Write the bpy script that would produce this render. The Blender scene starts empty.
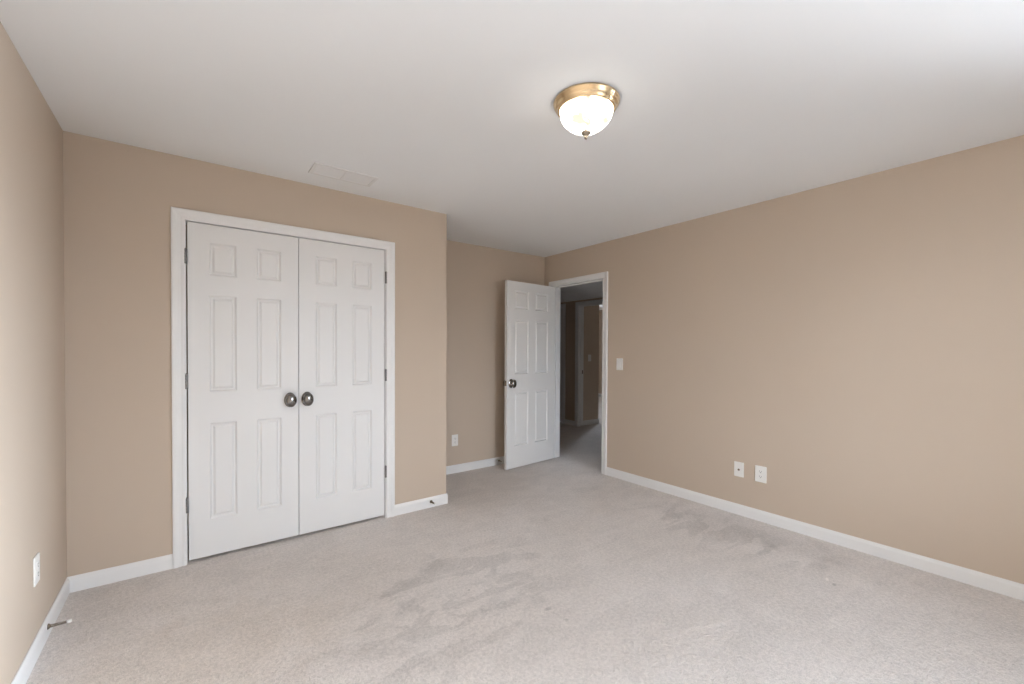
import bpy, bmesh, math
from mathutils import Vector, Matrix

# ------------------------------------------------------------------ camera, world, exposure
S = bpy.context.scene
COL = S.collection
rad = math.radians

CAM_H = 1.301
cam_d = bpy.data.cameras.new('camera')
cam = bpy.data.objects.new('camera', cam_d)
COL.objects.link(cam)
th, pit, roll = rad(52.987), rad(-0.76), rad(0.266)
F = Vector((math.cos(th) * math.cos(pit), math.sin(th) * math.cos(pit), math.sin(pit)))
R = Vector((math.sin(th), -math.cos(th), 0))
U = R.cross(F)
# the photograph is turned clockwise by the roll
Rr = R * math.cos(roll) + U * math.sin(roll)
Ur = U * math.cos(roll) - R * math.sin(roll)
M = Matrix((Rr, Ur, -F)).transposed().to_4x4()
M.translation = Vector((0, 0, CAM_H))
cam.matrix_world = M
cam_d.sensor_fit = 'HORIZONTAL'
cam_d.sensor_width = 36.0
cam_d.lens = 430.27 / 1024 * 36.0
cam_d.shift_y = 13.856 / 1024
cam_d.clip_start = 0.02
S.camera = cam

S.view_settings.view_transform = 'Standard'
S.view_settings.look = 'None'
S.view_settings.gamma = 1.0
S.view_settings.use_curve_mapping = False
S.view_settings.exposure = 0.11
S.display_settings.display_device = 'sRGB'
S.cycles.use_denoising = True
S.cycles.max_bounces = 12
S.cycles.diffuse_bounces = 8
S.cycles.sample_clamp_indirect = 6.0
S.cycles.caustics_reflective = False
S.cycles.caustics_refractive = False

SKY_SUN, HIGH_SUN, GROUND_SUN = 103.0, 12.0, 31.0     # bright hazy horizon, sky above and sunlit ground on the side of the right wall (+x)
SKY_SHADE, HIGH_SHADE, GROUND_SHADE = 18.0, 12.0, 4.0  # duller sky and ground behind the camera (-y)
w = bpy.data.worlds.new('overcast_sky')
S.world = w
w.use_nodes = True
nt = w.node_tree
nt.nodes.clear()
wo = nt.nodes.new('ShaderNodeOutputWorld')
bg = nt.nodes.new('ShaderNodeBackground')
tc = nt.nodes.new('ShaderNodeTexCoord')
sx = nt.nodes.new('ShaderNodeSeparateXYZ')
nt.links.new(tc.outputs['Generated'], sx.inputs[0])
horizon = nt.nodes.new('ShaderNodeMapRange')
horizon.interpolation_type = 'SMOOTHSTEP'
horizon.inputs[1].default_value = -0.05
horizon.inputs[2].default_value = 0.08
nt.links.new(sx.outputs['Z'], horizon.inputs[0])
haze = nt.nodes.new('ShaderNodeMapRange')
haze.interpolation_type = 'SMOOTHSTEP'
haze.inputs[1].default_value = 0.12
haze.inputs[2].default_value = 0.50
nt.links.new(sx.outputs['Z'], haze.inputs[0])
side = nt.nodes.new('ShaderNodeMath')
side.operation = 'ADD'
nt.links.new(sx.outputs['X'], side.inputs[0])
nt.links.new(sx.outputs['Y'], side.inputs[1])
turn = nt.nodes.new('ShaderNodeMapRange')
turn.interpolation_type = 'SMOOTHSTEP'
turn.inputs[1].default_value = -0.6
turn.inputs[2].default_value = 0.6
nt.links.new(side.outputs[0], turn.inputs[0])


def sky_mix(fac, a, c):
    m = nt.nodes.new('ShaderNodeMix')
    m.data_type = 'RGBA'
    nt.links.new(fac, m.inputs[0])
    for i, v in ((6, a), (7, c)):
        if isinstance(v, tuple):
            m.inputs[i].default_value = v
        else:
            nt.links.new(v, m.inputs[i])
    return m.outputs[2]


SKY_TINT, GROUND_TINT = (0.96, 1.09, 1.25), (1.0, 1.08, 1.17)
def tinted(v, t):
    return tuple(v * q for q in t) + (1,)


low = sky_mix(turn.outputs[0], tinted(SKY_SHADE, SKY_TINT), tinted(SKY_SUN, SKY_TINT))
high = sky_mix(turn.outputs[0], tinted(HIGH_SHADE, SKY_TINT), tinted(HIGH_SUN, SKY_TINT))
up = sky_mix(haze.outputs[0], low, high)
down = sky_mix(turn.outputs[0], tinted(GROUND_SHADE, GROUND_TINT), tinted(GROUND_SUN, GROUND_TINT))
nt.links.new(sky_mix(horizon.outputs[0], down, up), bg.inputs[0])
bg.inputs[1].default_value = 1.0
nt.links.new(bg.outputs[0], wo.inputs[0])

LAMP_GLASS = 10.0     # emission of the lit ceiling light's glass bowl

# ------------------------------------------------------------------ measures of the place (metres)
H = 2.44
XL, YC, XO, YA, XR, YB = -0.517, 3.233, 1.744, 3.986, 3.501, -1.7
T = 0.12
HX = 5.33          # far wall of the hall
HALL_H = 2.155     # dropped ceiling of the hall
WX0, WX1, WZ0, WZ1 = 1.2, 2.4, 0.5, 2.15      # added daylight window behind the camera
RY0, RY1, RZ0, RZ1 = -1.45, -0.15, 0.45, 2.15     # added daylight window on the right wall, outside the picture


def portal(name, loc, rot, sx_, sy_):
    l = bpy.data.lights.new(name, 'AREA')
    l.shape = 'RECTANGLE'
    l.size, l.size_y = sx_, sy_
    l.cycles.is_portal = True
    o = bpy.data.objects.new(name, l)
    o.location = loc
    o.rotation_euler = rot
    COL.objects.link(o)
    return o


portal('added_window_daylight', ((WX0 + WX1) / 2, YB - T - 0.02, (WZ0 + WZ1) / 2), (rad(90), 0, 0), WX1 - WX0, WZ1 - WZ0)

portal('added_side_window_daylight', (XR + T + 0.02, (RY0 + RY1) / 2, (RZ0 + RZ1) / 2), (0, rad(90), 0), RZ1 - RZ0, RY1 - RY0)

# ------------------------------------------------------------------ materials
def lin(c):
    return tuple(((v / 255) / 12.92 if v / 255 <= 0.04045 else ((v / 255 + 0.055) / 1.055) ** 2.4) for v in c) + (1,)


def mat(name, col, rough=0.5, metal=0.0, spec=0.5, bump=None, noise=None, aniso=None):
    m = bpy.data.materials.new(name)
    m.use_nodes = True
    n = m.node_tree.nodes
    L = m.node_tree.links
    b = n['Principled BSDF']
    b.inputs['Base Color'].default_value = col if len(col) == 4 else col + (1,)
    b.inputs['Roughness'].default_value = rough
    b.inputs['Metallic'].default_value = metal
    b.inputs['Specular IOR Level'].default_value = spec
    t = n.new('ShaderNodeTexCoord')
    if bump:
        sc, st, dist = bump
        tx = n.new('ShaderNodeTexNoise')
        tx.inputs['Scale'].default_value = sc
        tx.inputs['Detail'].default_value = 3
        bp = n.new('ShaderNodeBump')
        bp.inputs['Strength'].default_value = st
        bp.inputs['Distance'].default_value = dist
        L.new(t.outputs['Object'], tx.inputs['Vector'])
        L.new(tx.outputs['Fac'], bp.inputs['Height'])
        L.new(bp.outputs['Normal'], b.inputs['Normal'])
    if noise:
        sc, amt = noise
        tx = n.new('ShaderNodeTexNoise')
        tx.inputs['Scale'].default_value = sc
        tx.inputs['Detail'].default_value = 2
        mx = n.new('ShaderNodeMix')
        mx.data_type = 'RGBA'
        c = b.inputs['Base Color'].default_value
        mx.inputs[6].default_value = [v * (1 - amt) for v in c[:3]] + [1]
        mx.inputs[7].default_value = [min(1, v * (1 + amt)) for v in c[:3]] + [1]
        L.new(t.outputs['Object'], tx.inputs['Vector'])
        L.new(tx.outputs['Fac'], mx.inputs[0])
        L.new(mx.outputs[2], b.inputs['Base Color'])
    return m


M_WALL = mat('tan_wall_paint', (0.545, 0.453, 0.364), 0.6, spec=0.3, bump=(260, 0.06, 0.001), noise=(1.3, 0.012))
M_CEIL = mat('white_ceiling_paint', (0.83, 0.845, 0.86), 0.9, spec=0.1, bump=(180, 0.08, 0.001), noise=(2.0, 0.01))
M_TRIM = mat('white_trim_paint', (0.80, 0.80, 0.795), 0.38, spec=0.45, noise=(3, 0.008))
M_DOOR = mat('white_door_paint', (0.78, 0.78, 0.775), 0.42, spec=0.4, bump=(90, 0.03, 0.0006), noise=(3, 0.008))
M_NICKEL = mat('satin_nickel', (0.235, 0.225, 0.215), 0.17, 1.0, noise=(60, 0.05))
M_FINIAL = mat('antique_nickel', (0.50, 0.43, 0.34), 0.25, 1.0, noise=(60, 0.05))
M_HINGE = mat('dull_steel', (0.24, 0.235, 0.23), 0.4, 1.0, noise=(60, 0.05))
M_BRASS = mat('polished_brass', (0.76, 0.58, 0.36), 0.26, 1.0, noise=(20, 0.04))
M_BRONZE = mat('aged_bronze', (0.20, 0.16, 0.12), 0.4, 0.9, noise=(50, 0.1))
M_PLASTIC = mat('white_plastic', (0.82, 0.81, 0.78), 0.35, noise=(40, 0.01))
M_DARK = mat('dark_slot', (0.02, 0.02, 0.02), 0.6, noise=(80, 0.1))
M_RUBBER = mat('white_rubber', (0.85, 0.84, 0.80), 0.6, noise=(80, 0.02))
M_VENT = mat('white_enamel', (0.75, 0.75, 0.75), 0.5, noise=(40, 0.01))
M_DUCT_SHADE = mat('duct_shade_grey', (0.3, 0.3, 0.3), 0.7, noise=(20, 0.05))  # even grey standing in for shade behind the vent louvres

# glass pane that lets daylight through
M_PANE = bpy.data.materials.new('window_glass')
M_PANE.use_nodes = True
_n = M_PANE.node_tree.nodes
_l = M_PANE.node_tree.links
_n.clear()
_o = _n.new('ShaderNodeOutputMaterial')
_t = _n.new('ShaderNodeBsdfTransparent')
_g = _n.new('ShaderNodeBsdfGlossy')
_g.inputs['Roughness'].default_value = 0.02
_f = _n.new('ShaderNodeFresnel')
_m = _n.new('ShaderNodeMixShader')
_l.new(_f.outputs[0], _m.inputs[0])
_l.new(_t.outputs[0], _m.inputs[1])
_l.new(_g.outputs[0], _m.inputs[2])
_l.new(_m.outputs[0], _o.inputs[0])

# alabaster glass of the lit lamp
M_ALAB = bpy.data.materials.new('lit_alabaster_glass')
M_ALAB.use_nodes = True
_n = M_ALAB.node_tree.nodes
_l = M_ALAB.node_tree.links
_b = _n['Principled BSDF']
_b.inputs['Base Color'].default_value = (0.42, 0.40, 0.36, 1)
_b.inputs['Roughness'].default_value = 0.25
_tc = _n.new('ShaderNodeTexCoord')
_tx = _n.new('ShaderNodeTexNoise')
_tx.inputs["Scale"].default_value = 20
_tx.inputs['Detail'].default_value = 4
_tx.inputs['Distortion'].default_value = 1.2
_rp = _n.new('ShaderNodeValToRGB')
_rp.color_ramp.elements[0].position = 0.40
_rp.color_ramp.elements[0].color = (0.075, 0.065, 0.05, 1)
_rp.color_ramp.elements[1].position = 0.62
_rp.color_ramp.elements[1].color = (1.0, 0.95, 0.86, 1)
_l.new(_tc.outputs['Object'], _tx.inputs['Vector'])
_l.new(_tx.outputs['Fac'], _rp.inputs[0])
_l.new(_rp.outputs[0], _b.inputs['Emission Color'])
_b.inputs['Emission Strength'].default_value = LAMP_GLASS


def carpet_material():
    m = bpy.data.materials.new('greige_carpet')
    m.use_nodes = True
    n = m.node_tree.nodes
    L = m.node_tree.links
    b = n['Principled BSDF']
    b.inputs['Roughness'].default_value = 1.0
    b.inputs['Specular IOR Level'].default_value = 0.05
    b.inputs['Sheen Weight'].default_value = 0.15
    b.inputs['Sheen Roughness'].default_value = 0.6
    t = n.new('ShaderNodeTexCoord')
    P = t.outputs['Object']

    def noise(scale, detail, dist=0.0, stretch=None, rot=0):
        x = n.new('ShaderNodeTexNoise')
        x.inputs['Scale'].default_value = scale
        x.inputs['Detail'].default_value = detail
        x.inputs['Distortion'].default_value = dist
        src = P
        if stretch:
            mp = n.new('ShaderNodeMapping')
            mp.inputs['Scale'].default_value = stretch
            mp.inputs['Rotation'].default_value = (0, 0, rot)
            L.new(P, mp.inputs['Vector'])
            src = mp.outputs[0]
        L.new(src, x.inputs['Vector'])
        return x.outputs['Fac']

    def math_(op, a, c=None, clamp=False):
        x = n.new('ShaderNodeMath')
        x.operation = op
        x.use_clamp = clamp
        for i, v in enumerate((a, c)):
            if v is None:
                continue
            if isinstance(v, (int, float)):
                x.inputs[i].default_value = v
            else:
                L.new(v, x.inputs[i])
        return x.outputs[0]

    def rng(v, a, c, lo, hi):
        x = n.new('ShaderNodeMapRange')
        x.interpolation_type = 'SMOOTHSTEP'
        for i, q in enumerate((a, c, lo, hi)):
            x.inputs[i + 1].default_value = q
        L.new(v, x.inputs[0])
        return x.outputs[0]

    def mark(cx, cy, rx, ry, rot, hi, soft=0.5, wob=0.0):
        """a worn, stained or painted-shade patch of the carpet at (cx, cy): 0 outside, hi inside"""
        mp = n.new('ShaderNodeMapping')
        mp.vector_type = 'TEXTURE'
        mp.inputs['Location'].default_value = (cx, cy, 0)
        mp.inputs['Rotation'].default_value = (0, 0, rot)
        mp.inputs['Scale'].default_value = (rx, ry, 1)
        L.new(P, mp.inputs['Vector'])
        ln = n.new('ShaderNodeVectorMath')
        ln.operation = 'LENGTH'
        sc = n.new('ShaderNodeVectorMath')
        sc.operation = 'MULTIPLY'
        sc.inputs[1].default_value = (1, 1, 0)
        L.new(mp.outputs[0], sc.inputs[0])
        L.new(sc.outputs[0], ln.inputs[0])
        d = ln.outputs['Value']
        if wob:
            d = math_('ADD', d, math_('MULTIPLY', math_('SUBTRACT', mid, 0.5), wob))
        return rng(d, 1.0, 1.0 - soft, 0.0, hi)

    fine = noise(210, 2)
    tuft = noise(62, 3, 0.5)
    mid = noise(7, 4, 0.6)
    big = noise(1.1, 3, 0.4)
    trod = noise(3.4, 6, 1.1, (0.75, 1.9, 1), rad(-28))       # brushed and trodden pile
    val = math_('ADD', rng(fine, 0.3, 0.7, -0.10, 0.10), rng(tuft, 0.3, 0.7, -0.09, 0.07))
    val = math_('ADD', val, rng(mid, 0.35, 0.65, -0.02, 0.02))
    val = math_('ADD', val, rng(big, 0.35, 0.65, -0.02, 0.02))
    where = math_('MAXIMUM', mark(1.15, 2.0, 0.95, 0.62, 0.35, 1.0, 0.6, 0.8), mark(3.05, 1.55, 0.36, 1.15, 0.06, 1.0, 0.7, 0.8))
    where = math_('MAXIMUM', where, 0.28)
    val = math_('SUBTRACT', val, math_('MULTIPLY', where, rng(trod, 0.47, 0.54, 0.0, 0.13)))
    for a in MARKS:
        val = math_('SUBTRACT', val, mark(*a))
    val = math_('ADD', val, 1.0)
    mx = n.new('ShaderNodeMix')
    mx.data_type = 'RGBA'
    mx.inputs[6].default_value = (0.69, 0.628, 0.578, 1)
    mx.inputs[7].default_value = (0.71, 0.667, 0.643, 1)
    L.new(math_('SUBTRACT', rng(big, 0.3, 0.7, 0.6, 1.0), mark(-0.05, 2.2, 0.9, 0.6, 0.0, 0.75, 0.8, 1.0), True), mx.inputs[0])
    sc = n.new('ShaderNodeVectorMath')
    sc.operation = 'SCALE'
    L.new(mx.outputs[2], sc.inputs[0])
    L.new(val, sc.inputs['Scale'])
    L.new(sc.outputs[0], b.inputs['Base Color'])
    hgt = math_('ADD', math_('MULTIPLY', fine, 0.5), math_('MULTIPLY', tuft, 1.0))
    hgt = math_('ADD', hgt, math_('MULTIPLY', mid, 1.2))
    bp = n.new('ShaderNodeBump')
    bp.inputs['Strength'].default_value = 0.8
    bp.inputs['Distance'].default_value = 0.008
    L.new(hgt, bp.inputs['Height'])
    L.new(bp.outputs[0], b.inputs['Normal'])
    return m


# (x, y, radius x, radius y, turn, darkening, softness, wobble)
MARKS = [
    (3.22, 1.45, 0.30, 1.15, 0.05, 0.085, 0.8, 1.0),  # band along the right wall: wear with some shade painted in
    (1.442, 1.602, 0.028, 0.017, 0.2, 0.30, 0.8, 0.8),
    (1.453, 1.484, 0.022, 0.019, 0.0, 0.20, 0.8, 0.4),
    (1.447, 1.545, 0.010, 0.040, 0.2, 0.12, 0.8, 0.6),
    (1.212, 1.985, 0.010, 0.010, 0.0, 0.35, 0.6, 0.2),
    (2.183, 2.465, 0.012, 0.012, 0.0, 0.25, 0.6, 0.2),
    (3.10, 1.21, 0.10, 0.035, 0.9, 0.12, 0.8, 0.8),
    (2.880, 0.818, 0.020, 0.014, 0.2, 0.30, 0.7, 0.3),
    (2.912, 0.862, 0.028, 0.012, 0.2, -0.30, 0.7, 0.3),
    (1.05, 2.28, 0.46, 0.075, 0.30, 0.085, 0.9, 1.0),
    (0.88, 2.02, 0.34, 0.06, 0.42, 0.07, 0.9, 1.0),
    (1.22, 1.80, 0.20, 0.05, 0.55, 0.08, 0.8, 1.0),
    (2.95, 2.75, 0.22, 0.10, 0.4, 0.05, 0.7, 1.0),
]
M_CARPET = carpet_material()

# ------------------------------------------------------------------ mesh helpers
class MB:
    def __init__(s):
        s.bm = bmesh.new()

    def box(s, x0, x1, y0, y1, z0, z1, bev=0.0, seg=2):
        t = bmesh.new()
        bmesh.ops.create_cube(t, size=1.0)
        for v in t.verts:
            v.co = Vector(((x0 + x1) / 2 + v.co.x * (x1 - x0), (y0 + y1) / 2 + v.co.y * (y1 - y0), (z0 + z1) / 2 + v.co.z * (z1 - z0)))
        if bev:
            bmesh.ops.bevel(t, geom=list(t.edges), offset=bev, segments=seg, affect='EDGES', profile=0.5)
        s.add(t)
        return s

    def add(s, t, mtx=None):
        if mtx is not None:
            bmesh.ops.transform(t, matrix=mtx, verts=t.verts)
        me = bpy.data.meshes.new('tmp')
        t.to_mesh(me)
        t.free()
        s.bm.from_mesh(me)
        bpy.data.meshes.remove(me)

    def lathe(s, prof, mtx=None, n=32, smooth=True, sy=1.0):
        """profile of (radius, z) turned about Z"""
        t = bmesh.new()
        rings = []
        for r, z in prof:
            if r < 1e-6:
                rings.append([t.verts.new((0, 0, z))])
            else:
                rings.append([t.verts.new((r * math.cos(2 * math.pi * i / n), sy * r * math.sin(2 * math.pi * i / n), z)) for i in range(n)])
        for a, b in zip(rings, rings[1:]):
            for i in range(n):
                j = (i + 1) % n
                if len(a) == 1 and len(b) == 1:
                    continue
                if len(a) == 1:
                    t.faces.new((a[0], b[j], b[i]))
                elif len(b) == 1:
                    t.faces.new((a[i], a[j], b[0]))
                else:
                    t.faces.new((a[i], a[j], b[j], b[i]))
        for r in (rings[0], rings[-1]):
            if len(r) > 1:
                t.faces.new(r)
        for f in t.faces:
            f.smooth = smooth and len(f.verts) <= 4
        bmesh.ops.recalc_face_normals(t, faces=t.faces)
        s.add(t, mtx)
        return s

    def sweep(s, rows, closed_profile=True):
        """rows: lists of points, one list per station; caps on both ends"""
        t = bmesh.new()
        vs = [[t.verts.new(p) for p in r] for r in rows]
        n = len(vs[0])
        for a, b in zip(vs, vs[1:]):
            for i in range(n if closed_profile else n - 1):
                j = (i + 1) % n
                t.faces.new((a[i], a[j], b[j], b[i]))
        if closed_profile:
            t.faces.new(vs[0])
            t.faces.new(vs[-1])
        bmesh.ops.recalc_face_normals(t, faces=t.faces)
        s.add(t)
        return s

    def tube(s, pts, r, n=8):
        rows = []
        for i, p in enumerate(pts):
            p = Vector(p)
            d = (Vector(pts[min(i + 1, len(pts) - 1)]) - Vector(pts[max(i - 1, 0)])).normalized()
            a = d.orthogonal().normalized() if i == 0 else (prev - d * prev.dot(d)).normalized()
            prev = a
            c = d.cross(a)
            rows.append([p + (a * math.cos(2 * math.pi * k / n) + c * math.sin(2 * math.pi * k / n)) * r for k in range(n)])
        s.sweep(rows)
        return s

    def build(s, name, m, parent=None, loc=(0, 0, 0), rot=(0, 0, 0), **props):
        me = bpy.data.meshes.new(name)
        bmesh.ops.recalc_face_normals(s.bm, faces=s.bm.faces)
        s.bm.to_mesh(me)
        s.bm.free()
        me.materials.append(m)
        o = bpy.data.objects.new(name, me)
        COL.objects.link(o)
        o.location = loc
        o.rotation_euler = rot
        if parent is not None:
            o.parent = parent
        for k, v in props.items():
            o[k] = v
        return o


def tag(o, label, cat, group=None, kind=None):
    o['label'] = label
    o['category'] = cat
    if group:
        o['group'] = group
    if kind:
        o['kind'] = kind
    return o


def copy_tree(o, parent=None):
    c = o.copy()
    COL.objects.link(c)
    if parent is not None:
        c.parent = parent
    for ch in [x for x in bpy.data.objects if x.parent == o]:
        copy_tree(ch, c)
    return c


def structure(name, mb, m, label, cat):
    return tag(mb.build(name, m), label, cat, kind='structure')


# ------------------------------------------------------------------ room shell
FX1 = 9.45      # far side of the room beyond the hall
structure('floor', MB().box(XL - T, XR + T, YB - T, YA + T, -0.1, 0).box(XR + T, HX + T, 2.08, 6.72, -0.1, 0)
          .box(HX + T, FX1, 2.08, 8.72, -0.1, 0), M_CARPET,
          'worn light greige carpet covering the whole bedroom floor', 'floor')
structure('ceiling', MB().box(XL - T, XR + T, YB - T, YA + T, H, H + 0.1).box(XR + T, HX + T, 2.08, 6.72, H, H + 0.1)
          .box(HX + T, FX1, 2.08, 8.72, H, H + 0.1), M_CEIL,
          'flat white painted bedroom ceiling', 'ceiling')
structure('wall_left', MB().box(XL - T, XL, YB - T, YA, 0, H), M_WALL,
          'tan wall at the far left edge of the photo', 'wall')
CX0, CX1, CZ = -0.006, 1.217, 2.068        # closet opening between its jambs
J = 0.018
structure('wall_closet', MB().box(XL, CX0 - J, YC, YC + T, 0, H).box(CX1 + J, XO, YC, YC + T, 0, H)
          .box(CX0 - J, CX1 + J, YC, YC + T, CZ + J, H), M_WALL,
          'tan wall holding the white double closet doors', 'wall')
structure('wall_return', MB().box(XO - T, XO, YC + T, YA, 0, H), M_WALL,
          'short tan closet side wall turning towards the alcove', 'wall')
structure('wall_alcove', MB().box(XL - T, XR + T, YA, YA + T, 0, H), M_WALL,
          'tan back wall of the alcove behind the open door', 'wall')
EY0, EY1, EZ = 3.047, 3.833, 2.060         # entry opening between its jambs
structure('wall_right', MB().box(XR, XR + T, YB - T, RY0, 0, H).box(XR, XR + T, RY1, EY0 - J, 0, H)
          .box(XR, XR + T, RY0, RY1, 0, RZ0).box(XR, XR + T, RY0, RY1, RZ1, H).box(XR, XR + T, EY1 + J, YA, 0, H)
          .box(XR, XR + T, EY0 - J, EY1 + J, EZ + J, H), M_WALL,
          'long bare tan wall on the right of the photo', 'wall')
structure('wall_rear', MB().box(XL, WX0, YB - T, YB, 0, H).box(WX1, XR, YB - T, YB, 0, H)
          .box(WX0, WX1, YB - T, YB, 0, WZ0).box(WX0, WX1, YB - T, YB, WZ1, H), M_WALL,
          'tan wall behind the camera with the added window', 'wall')

# ---- hall and the room beyond it
DY0, DY1 = 4.40, 5.18      # doorway in the hall's far wall
GY0, GY1 = 5.565, 6.30     # closed door further along that wall
structure('wall_hall_far', MB().box(HX, HX + T, 2.2, DY0 - J, 0, H).box(HX, HX + T, DY1 + J, GY0 - J, 0, H)
          .box(HX, HX + T, GY1 + J, 8.6, 0, H).box(HX, HX + T, DY0 - J, DY1 + J, EZ + J, H)
          .box(HX, HX + T, GY0 - J, GY1 + J, EZ + J, H), M_WALL,
          'dim tan hall wall seen through the open bedroom door', 'wall')
structure('wall_hall_north', MB().box(XR, HX, 6.6, 6.72, 0, HALL_H), M_WALL, 'tan end wall of the hall out of view on the left', 'wall')
structure('wall_hall_south', MB().box(XR + T, HX, 2.2, 2.32, 0, HALL_H), M_WALL, 'tan end wall of the hall out of view on the right', 'wall')
structure('wall_hall_near', MB().box(XR, XR + T, YA + T, 6.6, 0, H), M_WALL, 'tan hall wall continuing past the bedroom alcove', 'wall')
structure('ceiling_hall', MB().box(XR + T, HX, 2.2, 6.72, HALL_H, HALL_H + 0.08), M_CEIL,
          'low grey-looking hall ceiling seen above the doorway', 'ceiling')
structure('wall_stub', MB().box(HX + T, 5.86, 5.20, 5.32, 0, H), M_WALL,
          'short dark wall just inside the room across the hall', 'wall')
structure('wall_beyond', MB().box(FX1 - T, FX1, 2.2, 6.95, 0, H).box(FX1 - T, FX1, 7.75, 8.6, 0, H)
          .box(FX1 - T, FX1, 6.95, 7.75, 0, 0.9).box(FX1 - T, FX1, 6.95, 7.75, 2.0, H), M_WALL,
          'farthest tan wall of the bright room across the hall', 'wall')
structure('wall_beyond_north', MB().box(HX, FX1, 8.6, 8.72, 0, H), M_WALL, 'tan north wall of the room across the hall', 'wall')
structure('wall_beyond_south', MB().box(HX, FX1, 2.08, 2.2, 0, H), M_WALL, 'tan south wall of the room across the hall', 'wall')
portal('added_far_window_daylight', (FX1 + 0.02, 7.35, 1.45), (0, rad(90), 0), 1.1, 0.8)  # sky light through the window added in the far room

# ------------------------------------------------------------------ trim: casings with jambs, baseboards
CW = 0.065
CPROF = [(0, 0), (0, 0.009), (0.004, 0.011), (0.012, 0.011), (0.02, 0.0095), (0.034, 0.012), (0.045, 0.0165), (0.056, 0.018), (0.063, 0.0165), (CW, 0.013), (CW, 0)]


def casing(mb, f, a0, a1, top):
    """f(a, z, t): a along the wall, t out of the wall"""
    rows = []
    for a, z, da, dz in ((a0, 0, -1, 0), (a0, top, -1, 1), (a1, top, 1, 1), (a1, 0, 1, 0)):
        rows.append([f(a + da * wv, z + dz * wv, t) for wv, t in CPROF])
    mb.sweep(rows)


def jamb(mb, f, a0, a1, top, depth, stop_at=None):
    """boards lining the opening; f(a, z, t) with t negative into the wall"""
    def bx(p, q):
        xs = sorted((p.x, q.x)); ys = sorted((p.y, q.y)); zs = sorted((p.z, q.z))
        mb.box(xs[0], xs[1], ys[0], ys[1], zs[0], zs[1])
    bx(f(a0 - J, 0, 0), f(a0, top, -depth))
    bx(f(a1, 0, 0), f(a1 + J, top, -depth))
    bx(f(a0 - J, top, 0), f(a1 + J, top + J, -depth))
    if stop_at:
        s0, s1 = stop_at
        bx(f(a0, 0, -s0), f(a0 + 0.011, top, -s1))
        bx(f(a1 - 0.011, 0, -s0), f(a1, top, -s1))
        bx(f(a0 + 0.011, top - 0.011, -s0), f(a1 - 0.011, top, -s1))


# windows: a frame of two double-hung lights, built in local axes (x along the wall, +y outwards)
def window(name, label, loc, rz, wd, z0, z1, cased=True):
    m = MB()
    fw = 0.045
    h = wd / 2
    m.box(-h, -h + fw, 0, T, z0, z1).box(h - fw, h, 0, T, z0, z1)
    m.box(-h + fw, h - fw, 0, T, z1 - fw, z1).box(-h + fw, h - fw, 0, T, z0, z0 + 0.03)
    twin = wd > 1.3
    if twin:
        m.box(-0.035, 0.035, 0, T, z0 + 0.03, z1 - fw)
    o = structure(name, m, M_TRIM, label, 'window')
    o.location = loc
    o.rotation_euler = (0, 0, rz)
    if cased:
        c = MB()
        casing(c, lambda a, z, t: Vector((a, -t, z)), -h, h, z1)
        bm_ = [v for v in c.bm.verts if v.co.z < 0.001]
        for v in bm_:
            v.co.z = z0
        c.build('window_casing', M_TRIM, o)
        MB().box(-h - 0.09, h + 0.09, -0.045, 0, z0 - 0.025, z0, 0.004).box(-h - 0.06, h + 0.06, -0.016, 0, z0 - 0.085, z0 - 0.025, 0.003).build('window_sill', M_TRIM, o)
    zm = (z0 + z1) / 2
    for x0, x1 in (((-h + fw, -0.035), (0.035, h - fw)) if twin else ((-h + fw, h - fw),)):
        for a0, a1, y in ((z0 + 0.03, zm + 0.02, 0.05), (zm - 0.02, z1 - fw, 0.085)):
            k = MB()
            k.box(x0, x0 + 0.03, y - 0.015, y + 0.015, a0, a1).box(x1 - 0.03, x1, y - 0.015, y + 0.015, a0, a1)
            k.box(x0 + 0.03, x1 - 0.03, y - 0.015, y + 0.015, a0, a0 + 0.035).box(x0 + 0.03, x1 - 0.03, y - 0.015, y + 0.015, a1 - 0.035, a1)
            so = k.build('sash', M_TRIM, o)
            MB().box(x0 + 0.028, x1 - 0.028, y - 0.002, y + 0.002, a0 + 0.033, a1 - 0.033).build('pane', M_PANE, so)
    return o


window('added_window_1', 'white twin window added for daylight behind the camera', ((WX0 + WX1) / 2, YB, 0), rad(180), WX1 - WX0, WZ0, WZ1)  # unseen window, added to light the bedroom
window('added_window_2', 'white window added for daylight on the right wall beyond the photo edge', (XR, (RY0 + RY1) / 2, 0), rad(-90), RY1 - RY0, RZ0, RZ1)  # unseen side window, added to light the bedroom
window('added_window_3', 'unseen white window added to light the bright room across the hall', (FX1 - T, 7.35, 0), rad(-90), 0.8, 0.9, 2.0, False)  # added out of view so daylight reaches the far room


RV = 0.005
fC = lambda a, z, t: Vector((a, YC - t, z))
fE = lambda a, z, t: Vector((XR - t, a, z))
fEh = lambda a, z, t: Vector((XR + T + t, a, z))
fH = lambda a, z, t: Vector((HX - t, a, z))

mb = MB(); casing(mb, fC, CX0 - RV, CX1 + RV, CZ + RV - 0.007)
trim1 = structure('trim_1', mb, M_TRIM, 'white moulded casing framing the double closet doors', 'door casing')
mb = MB(); jamb(mb, fC, CX0, CX1, CZ, T); mb.build('jamb', M_TRIM, trim1)
mb = MB(); casing(mb, fE, EY0 - RV + 0.008, EY1 + RV - 0.008, EZ)
trim2 = structure('trim_2', mb, M_TRIM, 'white moulded casing framing the bedroom entry doorway', 'door casing')
mb = MB(); jamb(mb, fE, EY0, EY1, EZ, T, (0.04, 0.075)); mb.build('jamb', M_TRIM, trim2)
mb = MB(); casing(mb, fEh, EY0 - RV, EY1 + RV, EZ); mb.build('hall_casing', M_TRIM, trim2)
mb = MB(); casing(mb, fH, DY0 - RV, DY1 + RV, EZ)
trim3 = structure('trim_3', mb, M_TRIM, 'white casing of the open doorway across the dim hall', 'door casing')
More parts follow.
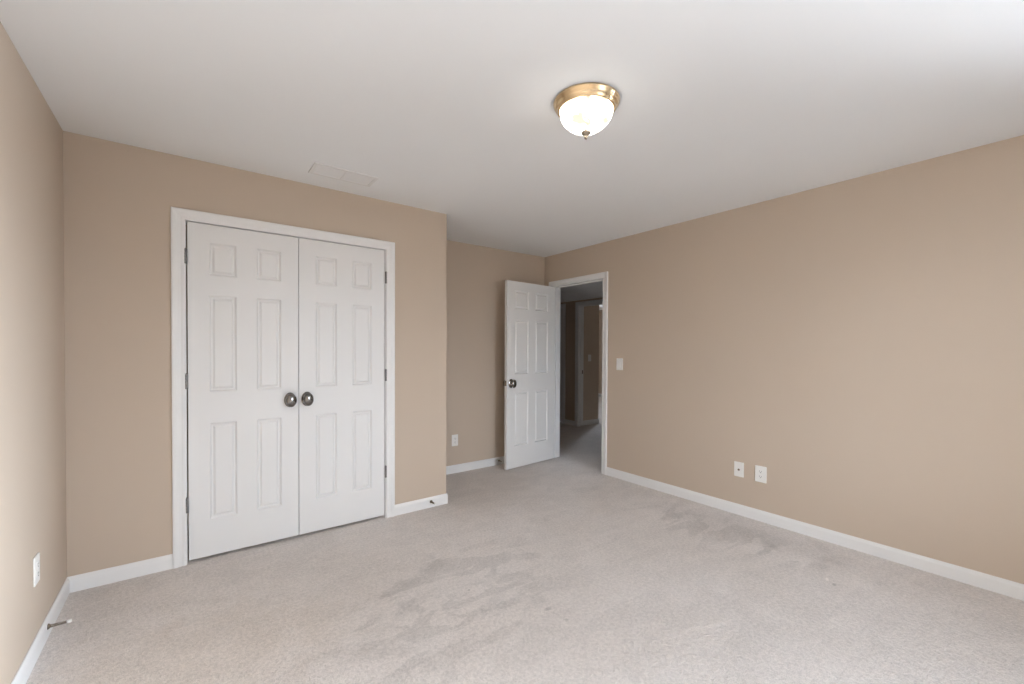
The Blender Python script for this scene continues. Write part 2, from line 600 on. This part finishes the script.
mb = MB(); jamb(mb, fH, DY0, DY1, EZ, T, (0.04, 0.075)); mb.build('jamb', M_TRIM, trim3)
MB().box(HX + 0.078, HX + 0.108, DY1 - 0.0015, DY1, 0.90, 0.96, 0.0005).build('strike_plate', M_BRONZE, trim3, label='small dark metal strike plate')
mb = MB(); casing(mb, fH, GY0, GY1 + RV, EZ)
trim4 = structure('trim_4', mb, M_TRIM, 'sliver of white casing at the left end of the hall view', 'door casing')
mb = MB(); jamb(mb, fH, GY0, GY1, EZ, T, (0.075, 0.11)); mb.build('jamb', M_TRIM, trim4)

BH, BT = 0.084, 0.011
BPROF = [(0, 0), (0, BT), (BH - 0.022, BT), (BH - 0.012, BT * 0.8), (BH - 0.004, BT * 0.5), (BH, BT * 0.35), (BH, 0)]


def base(name, label, p, q, nrm):
    """baseboard from p to q on a wall whose face looks along nrm"""
    n_ = Vector((nrm[0], nrm[1], 0))
    rows = [[Vector((c[0], c[1], z)) + n_ * t for z, t in BPROF] for c in (p, q)]
    return structure(name, MB().sweep(rows), M_TRIM, label, 'baseboard')


CO = RV + CW
base('baseboard_left', 'white baseboard along the left wall', (XL, YB + BT), (XL, YC - BT), (1, 0))
base('baseboard_closet_left', 'short white baseboard left of the closet doors', (XL, YC), (CX0 - CO, YC), (0, -1))
base('baseboard_closet_right', 'short white baseboard right of the closet doors', (CX1 + CO, YC), (XO + BT, YC), (0, -1))
base('baseboard_return', 'white baseboard on the closet side wall', (XO, YC), (XO, YA - BT), (1, 0))
base('baseboard_alcove', 'white baseboard on the alcove wall behind the open door', (XO, YA), (XR, YA), (0, -1))
base('baseboard_right', 'long white baseboard along the right wall', (XR, YB + BT), (XR, EY0 - RV + 0.008 - CW), (-1, 0))
base('baseboard_rear', 'white baseboard under the added window behind the camera', (XL, YB), (XR, YB), (0, 1))
base('baseboard_hall_far', 'short white hall baseboard between the two hall door casings', (HX, DY1 + CO), (HX, GY0 - CW), (-1, 0))
base('baseboard_stub', 'white baseboard on the dark wall inside the room across the hall', (HX + T, 5.20), (5.86 + BT, 5.20), (0, -1))
base('baseboard_beyond', 'white baseboard in the bright room across the hall', (FX1 - T, 2.2), (FX1 - T, 8.6), (-1, 0))

# ------------------------------------------------------------------ six-panel doors
PZ = [(0.246, 0.842), (1.036, 1.632), (1.752, 1.953)]


def panel_door(W, z0, z1, px, thick=0.035):
    """leaf with its hinge edge at x=0, faces at y=0 and y=thick, moulded panels on both faces"""
    bm = bmesh.new()
    xs = sorted([0, W] + [v for p in px for v in p])
    zs = sorted([z0, z1] + [v for p in PZ for v in p])
    for side in (0, 1):
        yf = thick if side else 0.0
        sg = -1 if side else 1          # direction into the leaf
        V = {}
        def v(x, z, d=0.0):
            k = (round(x, 5), round(z, 5), round(d, 5))
            if k not in V:
                V[k] = bm.verts.new((x, yf + sg * d, z))
            return V[k]
        def q(a, b, c, d):
            f = (a, b, c, d) if side else (d, c, b, a)
            bm.faces.new(f)
        for i in range(len(xs) - 1):
            for k in range(len(zs) - 1):
                x0_, x1_, a0, a1 = xs[i], xs[i + 1], zs[k], zs[k + 1]
                if (x0_, x1_) in px and (a0, a1) in PZ:
                    rings = [(0, 0), (0.002, 0.002), (0.009, 0.0105), (0.012, 0.012), (0.018, 0.012), (0.028, 0.0040), (0.031, 0.0032)]
                    for (i0, d0), (i1, d1) in zip(rings, rings[1:]):
                        A = [v(x0_ + i0, a0 + i0, d0), v(x1_ - i0, a0 + i0, d0), v(x1_ - i0, a1 - i0, d0), v(x0_ + i0, a1 - i0, d0)]
                        B = [v(x0_ + i1, a0 + i1, d1), v(x1_ - i1, a0 + i1, d1), v(x1_ - i1, a1 - i1, d1), v(x0_ + i1, a1 - i1, d1)]
                        for m_ in range(4):
                            q(A[m_], A[(m_ + 1) % 4], B[(m_ + 1) % 4], B[m_])
                    q(*B)
                else:
                    q(v(x0_, a0), v(x1_, a0), v(x1_, a1), v(x0_, a1))
    # rim
    def edge(pts):
        for (xa, za), (xb, zb) in zip(pts, pts[1:]):
            bm.faces.new([bm.verts.new(c) for c in ((xa, 0, za), (xb, 0, zb), (xb, thick, zb), (xa, thick, za))])
    edge([(0, z) for z in zs]); edge([(W, z) for z in zs]); edge([(x, z0) for x in xs]); edge([(x, z1) for x in xs])
    bmesh.ops.remove_doubles(bm, verts=bm.verts, dist=1e-5)
    mbx = MB()
    mbx.bm.free()
    mbx.bm = bm
    return mbx


def oval_knob(parent, x, z, y_face, out, name='door_knob', label='oval satin nickel knob'):
    """egg-shaped knob on an oval rose; out=+1 or -1 along y"""
    prof = [(0.0, 0.0), (0.032, 0.0), (0.033, 0.003), (0.030, 0.007), (0.016, 0.010), (0.0115, 0.014), (0.0105, 0.022),
            (0.015, 0.027), (0.0235, 0.033), (0.0285, 0.040), (0.0300, 0.047), (0.0285, 0.054), (0.0225, 0.0605), (0.012, 0.0645), (0.0, 0.066)]
    prof = [(r * 1.1, q * 1.02) for r, q in prof]
    mtx = Matrix.Translation((x, y_face, z)) @ Matrix.Rotation(rad(90) * (-out), 4, 'X') 
    return MB().lathe(prof, mtx, n=36, sy=1.38).build(name, M_NICKEL, parent, label=label)


def hinge(parent, x, y, z, leaf_dx, leaf_dy):
    m = MB()
    k = 0.089
    for i in range(5):
        m.lathe([(0, 0), (0.0076, 0.0), (0.0080, 0.0006), (0.0080, k / 5 - 0.0012), (0.0076, k / 5 - 0.0006), (0, k / 5 - 0.0006)],
                Matrix.Translation((x, y, z - k / 2 + i * k / 5)), n=16)
    m.lathe([(0, 0), (0.0045, 0), (0.005, 0.002), (0.003, 0.004), (0, 0.005)], Matrix.Translation((x, y, z + k / 2)), n=12)
    if leaf_dx:
        m.box(min(x, x + leaf_dx), max(x, x + leaf_dx), y, y + 0.0022, z - k / 2, z + k / 2)
    else:
        m.box(x - 0.0011, x + 0.0011, min(y, y + leaf_dy), max(y, y + leaf_dy), z - k / 2, z + k / 2)
    return m.build('hinge', M_HINGE, parent, label='grey steel butt hinge')


LW = 0.6055
LPX = [(0.106, 0.249), (0.358, 0.501)]
DZ0, DZ1 = 0.020, 2.062
leafL = panel_door(LW, DZ0, DZ1, LPX).build('door_1', M_DOOR, loc=(0.001, YC + 0.004, 0))
tag(leafL, 'white six-panel closet door, left leaf of the pair', 'door', kind='structure')
leafR = panel_door(LW - 0.005, DZ0, DZ1, LPX).build('door_2', M_DOOR, loc=(0.6105, YC + 0.004, 0))
tag(leafR, 'white six-panel closet door, right leaf of the pair', 'door', kind='structure')
oval_knob(leafL, 0.554 - 0.001, 0.957, 0, -1)
oval_knob(leafR, 0.660 - 0.6105, 0.957, 0, -1)
for z in (1.853, 1.104, 0.358):
    hinge(leafL, -0.008, -0.0085, z, 0, 0.03)
    hinge(leafR, LW - 0.005 + 0.008, -0.0085, z, 0, 0.03)

EW = 0.762
EPX = [(0.115, 0.328), (0.434, 0.647)]
door = panel_door(EW, 0.012, 2.052, EPX).build('door_3', M_DOOR, loc=(3.487, 3.825, 0), rot=(0, 0, rad(185.6)))
tag(door, 'white six-panel bedroom door standing open in the alcove', 'door', kind='structure')
oval_knob(door, EW - 0.062, 0.94, 0.035, 1)
oval_knob(door, EW - 0.062, 0.94, 0.0, -1)
lp = MB().box(EW, EW + 0.0012, 0.005, 0.030, 0.915, 0.972, 0.0004)
lp.box(EW, EW + 0.009, 0.011, 0.024, 0.932, 0.952, 0.002)
lp.build('latch', M_BRONZE, door, label='dark metal latch plate on the door edge')
for z in (1.85, 1.05, 0.25):
    hinge(door, -0.004, -0.004, z, 0, 0.03)

gd = panel_door(GY1 - GY0 - 0.006, 0.015, 2.046, [(0.11, 0.315), (0.415, 0.62)]).build('door_4', M_DOOR, loc=(HX + 0.075, GY0 + 0.003, 0), rot=(0, 0, rad(90)))
tag(gd, 'closed white hall door mostly hidden by the entry casing', 'door', kind='structure')

# ------------------------------------------------------------------ ceiling light
LX, LY = 1.466, 1.387
lamp = bpy.data.objects.new('ceiling_light', None)
COL.objects.link(lamp)
lamp.location = (LX, LY, H)
tag(lamp, 'lit flush ceiling light with brass ring and alabaster glass bowl', 'ceiling light')
MB().lathe([(0.0, 0.0), (0.149, 0.0), (0.151, -0.004), (0.150, -0.010), (0.146, -0.014), (0.144, -0.020), (0.140, -0.027), (0.134, -0.031),
            (0.133, -0.036), (0.129, -0.042), (0.125, -0.044), (0.120, -0.042), (0.118, -0.030), (0.0, -0.028)], n=64).build('brass_ring', M_BRASS, lamp, label='polished brass stepped ring')
bowl = [(0.1205, -0.031), (0.1215, -0.041)]
for i in range(1, 21):
    t = math.sin(i / 20 * math.pi / 2)
    bowl.append((0.1215 * (1 - t * t) ** 0.62 if i < 20 else 0.0, -0.041 - 0.100 * t))
MB().lathe(bowl, n=64).build('glass_bowl', M_ALAB, lamp, label='glowing white alabaster glass bowl')
zb = -0.134
MB().lathe([(0, zb + 0.003), (0.017, zb + 0.003), (0.0215, zb), (0.0225, zb - 0.004), (0.020, zb - 0.010), (0.013, zb - 0.015), (0.007, zb - 0.017), (0.006, zb - 0.020),
            (0.0085, zb - 0.024), (0.0085, zb - 0.029), (0.005, zb - 0.034), (0.0, zb - 0.035)], n=32).build('finial', M_FINIAL, lamp, label='grey metal finial knob')

# ------------------------------------------------------------------ ceiling air vent
VX0, VX1, VY0, VY1 = 0.622, 1.018, 2.825, 3.010
vent = MB()
fr = 0.022
vent.box(VX0, VX1, VY0, VY0 + fr, H - 0.007, H, 0.002).box(VX0, VX1, VY1 - fr, VY1, H - 0.007, H, 0.002)
vent.box(VX0, VX0 + fr, VY0 + fr, VY1 - fr, H - 0.007, H, 0.002).box(VX1 - fr, VX1, VY0 + fr, VY1 - fr, H - 0.007, H, 0.002)
vm = (VX0 + VX1) / 2
vent.box(vm - 0.006, vm + 0.006, VY0 + fr, VY1 - fr, H - 0.0065, H)
vo = vent.build('air_vent', M_VENT)
tag(vo, 'white louvred ceiling air vent above the closet doors', 'vent')
for a0, a1 in ((VX0 + fr, vm - 0.006), (vm + 0.006, VX1 - fr)):
    m = MB()
    ny = 9
    for i in range(ny):
        y = VY0 + fr + (i + 0.5) * (VY1 - VY0 - 2 * fr) / ny
        m.sweep([[Vector((x, y - 0.0075, H - 0.0005)), Vector((x, y + 0.0065, H - 0.0055)), Vector((x, y + 0.0075, H - 0.0045)), Vector((x, y - 0.0065, H + 0.0))] for x in (a0, a1)])
    m.build('louvre', M_VENT, vo)
MB().box(VX0 + fr - 0.002, VX1 - fr + 0.002, VY0 + fr - 0.002, VY1 - fr + 0.002, H - 0.0004, H - 0.0001).build('duct_shade_sheet', M_DUCT_SHADE, vo, label='flat grey sheet standing in for the shaded duct opening')  # grey sheet painted as shade; the ceiling has no hole here

# ------------------------------------------------------------------ wall plates (local: plate in XZ, face towards -Y)
def plate(name, wd, ht):
    m = MB().box(-wd / 2, wd / 2, -0.006, 0, -ht / 2, ht / 2, 0.0025, 3)
    return m.build(name, M_PLASTIC)


def screw(parent, z, x=0):
    MB().lathe([(0, 0), (0.0034, 0), (0.0032, 0.0008), (0.0, 0.0012)], Matrix.Translation((x, -0.006, z)) @ Matrix.Rotation(rad(90), 4, 'X'), n=14).build('screw', M_PLASTIC, parent)


def duplex(name, wd, ht):
    o = plate(name, wd, ht)
    for s in (1, -1):
        zc = s * 0.0195
        m = MB()
        prof = []
        for i in range(28):
            a = 2 * math.pi * i / 28
            prof.append((max(-0.0165, min(0.0165, 0.0185 * math.cos(a))), max(-0.0142, min(0.0142, 0.0175 * math.sin(a)))))
        m.sweep([[Vector((px_ * k, y, zc + pz_ * k)) for px_, pz_ in prof] for y, k in ((-0.0055, 1.0), (-0.0078, 1.0), (-0.0082, 0.97))])
        r = m.build('receptacle', M_PLASTIC, o)
        sl = MB().box(-0.0075, -0.0055, -0.0086, -0.0080, zc - 0.001, zc + 0.008).box(0.0053, 0.0077, -0.0086, -0.0080, zc - 0.001, zc + 0.007)
        sl.lathe([(0, 0), (0.0027, 0), (0.0027, 0.0006), (0, 0.0006)], Matrix.Translation((0, -0.008, zc - 0.0075)) @ Matrix.Rotation(rad(90), 4, 'X'), n=14)
        sl.build('slot', M_DARK, r, label='dark plug slots')
    screw(o, 0)
    return o


def rocker(name, wd, ht):
    o = plate(name, wd, ht)
    MB().box(-0.0175, 0.0175, -0.0072, -0.0058, -0.0345, 0.0345, 0.0006, 1).build('bezel', M_PLASTIC, o)
    m = MB()
    m.sweep([[Vector((x, -0.0070, -0.031)), Vector((x, -0.0112, -0.031)), Vector((x, -0.0085, 0.0)), Vector((x, -0.0072, 0.031)), Vector((x, -0.0068, 0.031))] for x in (-0.0145, 0.0145)])
    m.build('rocker', M_PLASTIC, o)
    screw(o, 0.048)
    screw(o, -0.048)
    return o


def place(o, loc, rz, label, cat, group=None):
    o.location = loc
    o.rotation_euler = (0, 0, rz)
    return tag(o, label, cat, group)


o1 = duplex('power_outlet', 0.082, 0.124)
place(o1, (XR, 1.471, 0.361), rad(-90), 'white duplex outlet on the right wall, nearer the camera', 'outlet')
o2 = duplex('power_outlet', 0.074, 0.120)
place(o2, (XL, 2.650, 0.365), rad(90), 'white duplex outlet low on the left wall', 'outlet')
o3 = copy_tree(o2)
place(o3, (2.252, YA, 0.345), 0, 'white duplex outlet on the alcove wall left of the open door', 'outlet')

cp = plate('cable_plate', 0.074, 0.117)
place(cp, (XR, 1.634, 0.362), rad(-90), 'white cable jack plate on the right wall, left of the outlet', 'wall plate')
cx = MB().lathe([(0, 0), (0.0085, 0), (0.0085, 0.003), (0.0055, 0.003), (0.0055, 0.010), (0.0045, 0.010), (0.004, 0.004), (0, 0.004)],
                Matrix.Translation((0, -0.006, -0.002)) @ Matrix.Rotation(rad(90), 4, 'X'), n=6)
cx.build('coax_connector', M_BRONZE, cp, label='dark metal threaded cable jack')
for z in (0.042, -0.042):
    screw(cp, z)

s1 = rocker('light_switch', 0.078, 0.119)
place(s1, (XR, 2.826, 1.164), rad(-90), 'white rocker light switch beside the entry doorway', 'light switch')
s2 = copy_tree(s1)
place(s2, (5.62, 5.20, 1.17), 0, 'dim light switch on the dark wall seen through the doorway', 'light switch')

# ------------------------------------------------------------------ spring door stops
def door_stop(name, spring_m):
    """points along local -Y from the baseboard face at y=0"""
    rot = Matrix.Rotation(rad(90), 4, 'X')
    root = bpy.data.objects.new(name, None)
    COL.objects.link(root)
    MB().lathe([(0, 0), (0.0125, 0), (0.0125, 0.002), (0.009, 0.006), (0.006, 0.009), (0, 0.010)], rot, n=24).build('flange', spring_m, root)
    pts = []
    turns, nseg = 15, 15 * 10
    for i in range(nseg + 1):
        a = 2 * math.pi * turns * i / nseg
        rr = 0.0060 - 0.0018 * i / nseg
        pts.append((rr * math.cos(a), -0.008 - 0.055 * i / nseg, rr * math.sin(a)))
    MB().tube(pts, 0.0015, 6).build('spring', spring_m, root)
    MB().lathe([(0, 0.060), (0.0055, 0.060), (0.0075, 0.063), (0.0078, 0.071), (0.0065, 0.076), (0, 0.077)], rot, n=20).build('rubber_tip', M_RUBBER, root, label='white rubber tip')
    return root


d1 = door_stop('door_stop', M_BRONZE)
place(d1, (XL + BT, 2.778, 0.051), rad(90), 'spring door stop on the left wall baseboard', 'door stop')
d2 = copy_tree(d1)
place(d2, (1.600, YC - BT, 0.047), 0, 'spring door stop on the baseboard right of the closet', 'door stop')
d3 = copy_tree(d1)
place(d3, (2.818, YA - BT, 0.045), 0, 'spring door stop on the alcove baseboard behind the open door', 'door stop')
